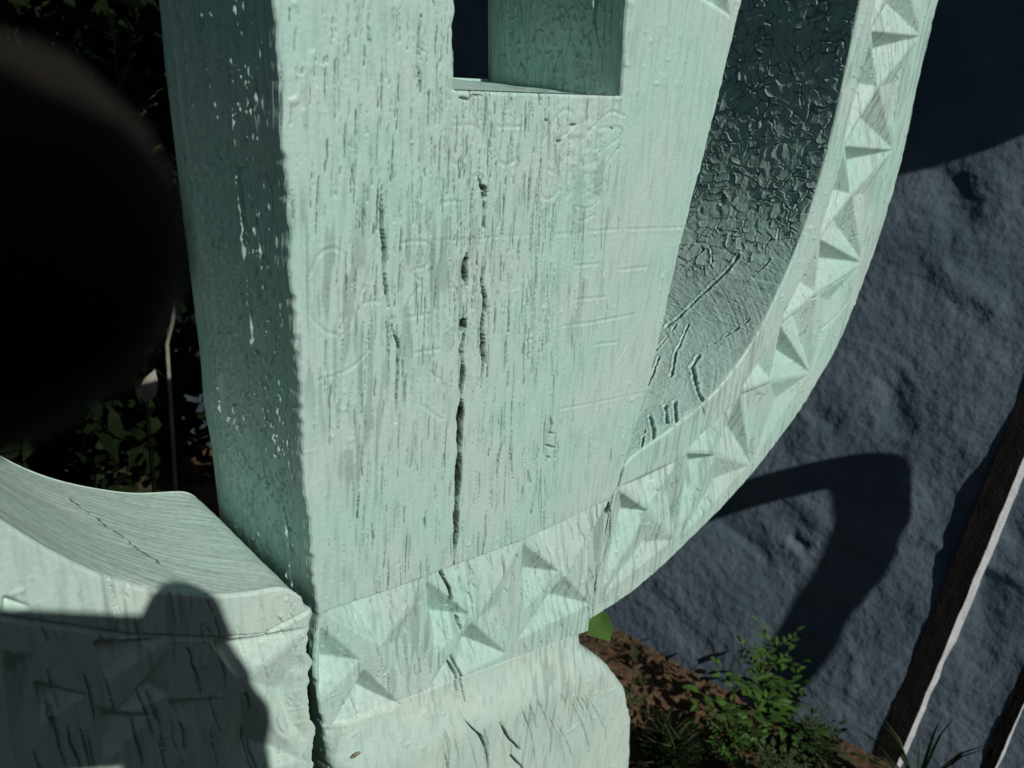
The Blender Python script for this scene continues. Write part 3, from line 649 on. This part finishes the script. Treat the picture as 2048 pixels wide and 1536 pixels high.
def tubes(name, list_, mat, parent):
    V, Qd = [], []
    for t in list_:
        v, q = tube(*t); k = len(V); V += v; Qd += [[a+k for a in f] for f in q]
    return mesh_obj(name, V, np.array(Qd), mat, parent)
def weed(name, base, height, label, cat, mat, lean=(0, 0), fronds=12, fl=.05, seed=0, lobes=5, spread=1., stems=1, group=None, tmin=.12):
    r = np.random.default_rng(seed); root = empty(name, tuple(base)); tag(root, label, cat, group)
    st, lv = [], []
    for s_ in range(stems):
        az = r.uniform(0, 6.28); ln = np.array([lean[0], lean[1], 0])+(np.array([math.cos(az), math.sin(az), 0])*.35*spread if stems > 1 else 0)
        hh = height*(r.uniform(.6, 1) if s_ else 1)
        sp = [base+np.array([0, 0, 1])*hh*t+ln*hh*t*t for t in np.linspace(0, 1, 6)]; st.append((sp, .0016, .0007))
        for k in range(fronds):
            t = tmin+(1-tmin)*k/(fronds-1); p = base+np.array([0, 0, 1])*hh*t+ln*hh*t*t
            a = k*2.4+r.uniform(-.4, .4)+s_; l = fl*(1.1-.65*t)*r.uniform(.8, 1.2)
            d = np.array([math.cos(a), math.sin(a), .45+.5*t]); d /= np.linalg.norm(d); q = p+d*l; st.append(([p, p+d*l*.5, q], .0007, .0004))
            for j in range(lobes):
                f = (j+1)/lobes; c = p+d*l*f-np.array([0, 0, 1])*l*.25*f*f; sd_ = np.cross(d, [0, 0, 1]); sd_ /= np.linalg.norm(sd_)
                ll = l*.42*(1.15-.7*f)
                for sg in (-1, 1):
                    dd_ = sd_*sg+d*.8+r.normal(0, .12, 3); lv.append((c, dd_, np.array([0, 0, 1.])+r.normal(0, .25, 3), ll, ll*.5))
            lv.append((q, d, np.array([0, 0, 1.]), l*.3, l*.16))
    tubes('stem', st, M_stem, root); leaf_mesh('leaves', lv, mat, root)
    return root
def gp(x, y, dz=0): p = ground_at(x, y); return p+np.array([0, 0, dz])
def on_ray(x, y, X=None, d=None): r = ray(x, y); return r*(X/r[0]) if X is not None else r*d
def base_under(x, y, X):                  # ground point under what is seen at (x, y) on the plane X
    p = on_ray(x, y, X); return np.array([p[0], p[1], -H]), p[2]+H
b, hh = base_under(1545, 1295, .84)
weed('tall_weed', b, hh, 'tall upright green weed with toothed leaves against the shadow on the wall', 'weed', M_leaf, fronds=20, fl=.075, seed=2, lobes=4)
for (x, y, X, lab, mt, fr, fl, sd_, st) in [
    (1480, 1440, .78, 'bushy bright green weed at the foot of the tall weed', M_leaf, 8, .044, 5, 3),
    (1640, 1440, .86, 'feathery dull green weed beside the dark batten', M_leaf2, 11, .045, 6, 3),
    (1560, 1500, .76, 'dark low weed in front of the tall weed', M_leaf2, 9, .05, 7, 4),
    (1350, 1470, .72, 'dark spreading weed on the soil right of the scroll', M_dark, 9, .05, 8, 5),
    (1275, 1300, .74, 'tiny dark weed on the lit soil near the wall foot', M_leaf2, 5, .03, 9, 1)]:
    b, hh = base_under(x, y, X); weed('low_weed', b, max(hh, .03), lab, 'weed', mt, fronds=fr, fl=fl, seed=sd_, stems=st, group='weeds at the foot of the wall')
# spiky grass right of the batten
b, hh = base_under(1855, 1520, .86); b = b+np.array([0, 0, max(0, hh-.05)])
root = empty('grass_tuft', tuple(b)); tag(root, 'spiky tuft of grass right of the long batten', 'grass tuft'); lv = []
for k in range(46):
    a = rng.uniform(0, 6.28); e = rng.uniform(.2, 1.2); d = np.array([math.cos(a)*math.cos(e), math.sin(a)*math.cos(e), math.sin(e)]); lv.append((b, d, np.array([.1, .2, 1.]), rng.uniform(.05, .10), .004))
leaf_mesh('blades', lv, M_leaf2, root)
# bright leaf below the ring
p = on_ray(1196, 1262, d=.62); root = empty('leafy_sprig', (p[0], p[1], -H)); tag(root, 'single bright green leaf showing just under the ring', 'sprig')
tubes('stem', [([np.array([p[0], p[1], -H]), p+np.array([0, 0, -.1]), p], .0014, .0006)], M_stem, root)
leaf_mesh('leaves', [(p+np.array([-.012, 0, .002]), np.array([.9, .1, .1]), np.array([0, -.6, .8]), .034, .03), (p, np.array([.3, .5, -.5]), np.array([0, -.5, .8]), .02, .014)], M_leaf, root)
# dark hedge behind, left
def hedge(name, label, x0, x1, y0, y1, z1, n, ls, mat, seed, group):
    r = np.random.default_rng(seed); root = empty(name, ((x0+x1)/2, (y0+y1)/2, -H)); tag(root, label, 'shrub', group)
    st = []; lv = []
    q = np.array([(x0+x1)/2, (y0+y1)/2, -H-.02])
    for k in range(9):
         st.append(([q, q+np.array([r.uniform(-.2, .2)*(x1-x0), r.uniform(-.2, .2)*(y1-y0), (z1+H)*.4]), q+np.array([r.uniform(-.45, .45)*(x1-x0), r.uniform(-.45, .45)*(y1-y0), (z1+H)*.88])], .01, .003))
    for k in range(n):
        c = np.array([r.uniform(x0, x1), r.uniform(y0, y1), -H+(z1+H)*r.uniform(0, 1)**.8])
        if vn(np.array([c[0]*5]), np.array([c[2]*5]), seed)[0] < .3 and r.random() < .5: continue
        c[2] -= .15*max(0, vn(np.array([c[0]*3]), np.array([c[1]*3]), seed)[0])
        d = r.normal(0, 1, 3); d[2] -= .3; lv.append((c, d, r.normal(0, 1, 3), ls*r.uniform(.6, 1.3), ls*.55))
    tubes('stem', st, M_rust, root); leaf_mesh('leaves', lv, mat, root)
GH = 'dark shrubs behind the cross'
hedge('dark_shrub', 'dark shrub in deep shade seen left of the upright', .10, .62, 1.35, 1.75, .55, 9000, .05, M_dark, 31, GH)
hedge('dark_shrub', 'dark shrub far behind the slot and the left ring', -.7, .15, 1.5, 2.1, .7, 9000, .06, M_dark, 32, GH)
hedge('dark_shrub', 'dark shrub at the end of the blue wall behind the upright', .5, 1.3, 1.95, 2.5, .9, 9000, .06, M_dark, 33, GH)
hedge('sky_block_hedge', 'unseen dark hedge added left of the cross to block sky light', -1.9, -1.3, -.9, 2.4, .50, 14000, .09, M_dark, 34, GH)  # added out of view to keep sky light off the left faces
b, hh = base_under(230, 95, .33)
weed('leafy_branch', b, hh, 'dim green leafy plant at the top left behind the cross', 'plant', M_leaf2, fronds=12, fl=.10, seed=12, tmin=.82)
b, hh = base_under(300, 900, .36)
weed('shaded_weed', b, .12, 'low dim weeds in the shade left of the upright', 'weed', M_dark, fronds=7, fl=.05, seed=13, stems=3)
# dry stalk and pale dead leaf
p, q = on_ray(350, 598, d=.75), on_ray(334, 688, d=.75)
root = empty('dry_stalk', (q[0], q[1], -H)); tag(root, 'thin dry stalk beside the left edge of the upright', 'stalk')
tubes('stem', [([np.array([q[0]-.01, q[1], -H]), q, (p+q)/2+np.array([.001, 0, 0]), p], .0016, .0024)], M_dry, root)
p = on_ray(306, 744, d=.75); q = on_ray(290, 806, d=.75)
root = empty('dead_leaf', (q[0], q[1], -H)); tag(root, 'pale curled dead leaf in the dark left of the upright', 'dead leaf')
tubes('stem', [([np.array([q[0], q[1], -H]), q], .0012, .0008)], M_dark, root)
leaf_mesh('leaves', [(q, p-q, np.array([-.5, -.8, .2]), .031, .018)], M_dry, root)

# ------------------------------------------------------------------ unseen things added to throw wall shadows and cut sky light
fb = empty('sky_block_boards', (0, -3.2, -H)); tag(fb, 'unseen dark boards added behind the photographer to block sky light', 'fence')  # added out of view, dims sky light on the shadowed fronts
for k in range(24):
    x = -3.6+k*.3; z = 1.45+rng.uniform(-.02, .02)
    V = [[xx, yy, zz] for zz in (-H, z) for xx, yy in ((x, -3.22), (x+.29, -3.22), (x+.29, -3.2), (x, -3.2))]
    mesh_obj('board', V, np.array([[0, 1, 2, 3], [7, 6, 5, 4], [0, 4, 5, 1], [1, 5, 6, 2], [2, 6, 7, 3], [3, 7, 4, 0]]), M_rust, fb, smooth=False)
# unseen roof invented to cast the upper right wall shadow
pr = empty('shadow_roof', (1.1, -.6, -H)); tag(pr, 'unseen plank roof added to cast the upper right wall shadow', 'porch roof')
ol = [(.66, 1.05), (.66, .36), (.80, .30), (.95, .30), (1.03, .31), (1.056, .290), (1.072, .278), (1.095, .277), (1.14, .290), (1.20, .28), (1.32, .30), (1.45, .28), (1.6, .30), (1.6, 1.05)]
prism('fascia', ol, -.12, -.10, M_wood, pr)
me_pts = [(-.12, 1.05), (-.12, 1.0), (-1.3, 1.5), (-1.3, 1.55)]
V = [[.62, y, z] for y, z in me_pts]+[[1.64, y, z] for y, z in me_pts]
mesh_obj('shadow_roof_deck', V, np.array([[0, 1, 2, 3], [7, 6, 5, 4], [0, 4, 5, 1], [1, 5, 6, 2], [2, 6, 7, 3], [3, 7, 4, 0]]), M_wood, pr, smooth=False)
for x in (1.5, ):
    for y in (-.16, -1.2):
        z = 1.02 if y > -1 else 1.46
        V = [[x+a*.04, y+b_*.04, zz] for zz in (-H, z) for a, b_ in ((-1, -1), (1, -1), (1, 1), (-1, 1))]
        mesh_obj('post', V, np.array([[0, 1, 2, 3], [7, 6, 5, 4], [0, 4, 5, 1], [1, 5, 6, 2], [2, 6, 7, 3], [3, 7, 4, 0]]), M_wood, pr, smooth=False)
# pipe made up to cast the bent shadow on the wall
Yp = -.04; k0 = (D-Yp)*(-sd[2]/sd[1])
pp = [(.890, -.80+.02), (.908, -.70), (.939, -.60), (.961, -.54), (.977, -.48), (.986, -.42), (.990, -.392), (.989, -.366), (.970, -.358), (.940, -.355), (.915, -.36)]
pts = [np.array([x-(D-Yp)*sd[0]/sd[1], Yp, z+k0]) for x, z in pp]; pts = [np.array([pts[0][0]-.02, Yp, -H-.05])]+pts
pb = empty('shadow_pipe', tuple(pts[0])); tag(pb, 'unseen iron pipe made up to cast the bent wall shadow', 'pipe')
pts = np.array(pts); sm = smooth_line(pts[:, [0, 2]], 0)[0]; tubes('shadow_pipe_bend', [([np.array([a, Yp, b_]) for a, b_ in sm], .0108, .021, 14)], M_rust, pb)

# ------------------------------------------------------------------ photographer holding the phone (behind and beside the lens)
def C(x, y, z): return rt*x+dn*y+fw*z
def cast(px, py, depth=-.012):           # point behind the lens whose shadow falls at that place of the carved face
    w = front(px, py, D); t = (w@fw-depth)/(sd@fw); return w-sd*t
body = []
def cap(a, b, r0, r1, L_=None):
    (body if L_ is None else L_).append((np.array(a, float), np.array(b, float), r0, r1))
sc = .30/F*1.0
def hand_r():
    k = 1.75e-4
    cap(cast(350, 1236), cast(372, 1262), 70*k, 70*k); cap(cast(372, 1262), cast(440, 1380), 68*k, 60*k)
    cap(cast(440, 1370), cast(438, 1460), 58*k, 92*k)
    cap(cast(446, 1480), cast(446, 1640), 104*k, 108*k); cap(cast(300, 1480, -.02), cast(430, 1500, -.02), 55*k, 70*k)
    cap(cast(280, 1560, -.02), cast(430, 1560, -.02), 55*k, 70*k); cap(cast(270, 1640, -.02), cast(430, 1640, -.02), 52*k, 70*k); cap(cast(240, 1420, .004), cast(410, 1500, .0), 45*k, 60*k)
hand_r()
NG1 = len(body)
wr = cast(430, 1760, -.03); elR = wr+np.array([-.14, -.12, -.20]); shR = np.array([-.22, -.42, -.10])
cap(cast(430, 1640), wr, .020, .026); cap(wr, elR, .027, .04); cap(elR, shR, .042, .055)
NG2 = len(body)
tip = C(-.0262, -.0068, .040); mid = C(-.052, .004, .030); kn_ = C(-.075, .02, -.005); wl_ = C(-.085, .06, -.06)
cap(tip, mid, .0098, .0105); cap(mid, kn_, .011, .013); cap(kn_, wl_, .018, .026)
for k in range(3): cap(C(-.05, .012+.017*k, -.02), kn_+dn*.017*(k+.5), .009, .011)
NG3 = len(body)
elL = wl_+np.array([-.16, -.10, -.22]); shL = np.array([-.58, -.42, -.10])
cap(wl_, elL, .027, .04); cap(elL, shL, .042, .055)
nk = np.array([-.40, -.42, -.02]); hd = np.array([-.40, -.36, .11])
cap(shR, shL, .055, .055); cap((shR+shL)/2, np.array([-.40, -.52, -.40]), .12, .12); cap(nk-[0, 0, .06], hd, .05, .055); cap(hd, hd+[0, .01, .05], .078, .085); cap(hd+[0, .075, 0], hd+[0, .09, -.01], .014, .012)
hip = np.array([-.40, -.55, -.46])
for s in (-1, 1):
    kne = hip+np.array([s*.13, .12, -.28]); cap(hip+[s*.07, 0, 0], kne, .085, .06); cap(kne, kne+[0, -.38, -.0], .055, .04); cap(kne+[0, -.38, 0], kne+[0, -.42, 0], .035, .03)
def caps_mesh(name, L_, mat, parent, vox, grow=0.):
    V, Qd = [], []
    for a, b, r0, r1 in L_:
        r0 += grow; r1 += grow; ax_ = b-a; l = np.linalg.norm(ax_) or 1e-6; ax_ = ax_/l; u_ = np.cross(ax_, [.31, .5, .8]); u_ /= np.linalg.norm(u_); w_ = np.cross(ax_, u_); k = len(V); nn = 16
        rings_ = [(-math.cos(t)*r0, math.sin(t)*r0) for t in np.linspace(.12, math.pi/2, 6)]+[(l+math.sin(t)*r1, math.cos(t)*r1) for t in np.linspace(0, math.pi/2-.12, 6)]
        for h_, r in rings_: V += [a+ax_*h_+r*(u_*math.cos(q)+w_*math.sin(q)) for q in np.linspace(0, 2*math.pi, nn, endpoint=False)]
        for i in range(len(rings_)-1): Qd += [[k+i*nn+j, k+i*nn+(j+1) % nn, k+(i+1)*nn+(j+1) % nn, k+(i+1)*nn+j] for j in range(nn)]
        k2 = len(V); V += [a-ax_*r0, b+ax_*r1]; e = k+(len(rings_)-1)*nn
        Qd += [[k2, k+(j+1) % nn, k+j, k2] for j in range(nn)]; Qd += [[k2+1, e+j, e+(j+1) % nn, k2+1] for j in range(nn)]
    me = bpy.data.meshes.new(name); off = np.array(parent.location) if parent is not None else np.zeros(3)
    me.from_pydata([tuple(np.array(v)-off) for v in V], [], [q[:3] if q[0] == q[3] else q for q in Qd]); me.update(); me.materials.append(mat)
    o = bpy.data.objects.new(name, me); S.collection.objects.link(o)
    if parent is not None: o.parent = parent
    md = o.modifiers.new('join', 'REMESH'); md.mode = 'VOXEL'; md.voxel_size = vox; md.use_smooth_shade = True
    return o
person = empty('person', (-.40, -.55, -H)); tag(person, 'person in dark clothes kneeling and holding a phone, one fingertip at the lens', 'person')
caps_mesh('body', body, M_skin, person, .0035)
M_shaded_hand = simple('hand_shade_black', (.006, .005, .004), (.012, .010, .008), 60, .9, .3, .001, spec=.1)  # near-black cover, shade on the hands put into the colour
cl = [(elR, shR, .05, .065), (wr+(elR-wr)*.25, elR, .036, .05), (wl_+(elL-wl_)*.25, elL, .036, .05), (elL, shL, .05, .065), (shR, shL, .066, .066), ((shR+shL)/2, np.array([-.40, -.53, -.42]), .13, .135)]
caps_mesh('jacket', cl, M_cloth, person, .008)
tr = []
for s in (-1, 1):
    kne = hip+np.array([s*.13, .12, -.28]); tr += [(hip+np.array([s*.07, 0, 0]), kne, .095, .068), (kne, kne+np.array([0, -.34, 0]), .062, .05)]
caps_mesh('trousers', tr, M_cloth, person, .008)
caps_mesh('hair', [(hd+np.array([0, -.03, .05]), hd+np.array([0, 0, .075]), .086, .080)], M_hair, person, .006)
gl = [(q[0], q[1], q[2]+.0006, q[3]+.0006) for q in body[:NG1]]
caps_mesh('shaded_hand', gl, M_shaded_hand, person, .003)
ngl = [(q[0], q[1], q[2]+.0006, q[3]+.0006) for q in body[NG2:NG3]]
caps_mesh('shaded_hand', ngl, M_shaded_hand, person, .003)
# phone
c00 = cast(-330-95, 1226, -.003); 
u1 = cast(400, 1243, -.008); u0 = cast(0, 1222, -.008); ex = (u1-u0); ex -= fw*(ex@fw); exn = ex/np.linalg.norm(ex); eyn = np.cross(fw, exn); eyn = eyn if eyn@dn > 0 else -eyn
lo = cast(60, 1536, -.008); ph_h = (lo-u0)@eyn; p0 = u0-exn*((u0@exn)+.022); ln = (u1-p0)@exn; p0 = p0-fw*(p0@fw)-fw*.006
ph = empty('smartphone', tuple(p0)); tag(ph, 'black smartphone held sideways in the hands of the person', 'phone')
def rbox(name, o0, ex_, ey_, ez_, lx, ly, lz, r, mat, parent):
    ol = []
    for cx, cy, a0 in ((lx-r, ly-r, 0), (r, ly-r, 90), (r, r, 180), (lx-r, r, 270)):
        for k in range(6): a = math.radians(a0+k*18); ol.append((cx+r*math.cos(a), cy+r*math.sin(a)))
    n = len(ol); V = [o0+ex_*x+ey_*y for x, y in ol]+[o0+ex_*x+ey_*y-ez_*lz for x, y in ol]
    me = bpy.data.meshes.new(name); off = np.array(parent.location)
    me.from_pydata([tuple(v-off) for v in V], [], [list(range(n)), list(range(n, 2*n))[::-1]]+[[i, n+i, n+(i+1) % n, (i+1) % n] for i in range(n)]); me.update(); me.materials.append(mat)
    o = bpy.data.objects.new(name, me); S.collection.objects.link(o); o.parent = parent; return o
rbox('phone_body', p0, exn, eyn, fw, ln, ph_h, .008, .005, M_black, ph)
rbox('screen', p0+exn*.012+eyn*.004-fw*.0081, exn, eyn, fw, ln-.024, ph_h-.008, .0006, .002, M_glass, ph)
for me in bpy.data.meshes: me.update()
print('sun dir', sd, 'elev', math.degrees(elev), 'phone', ln, ph_h)
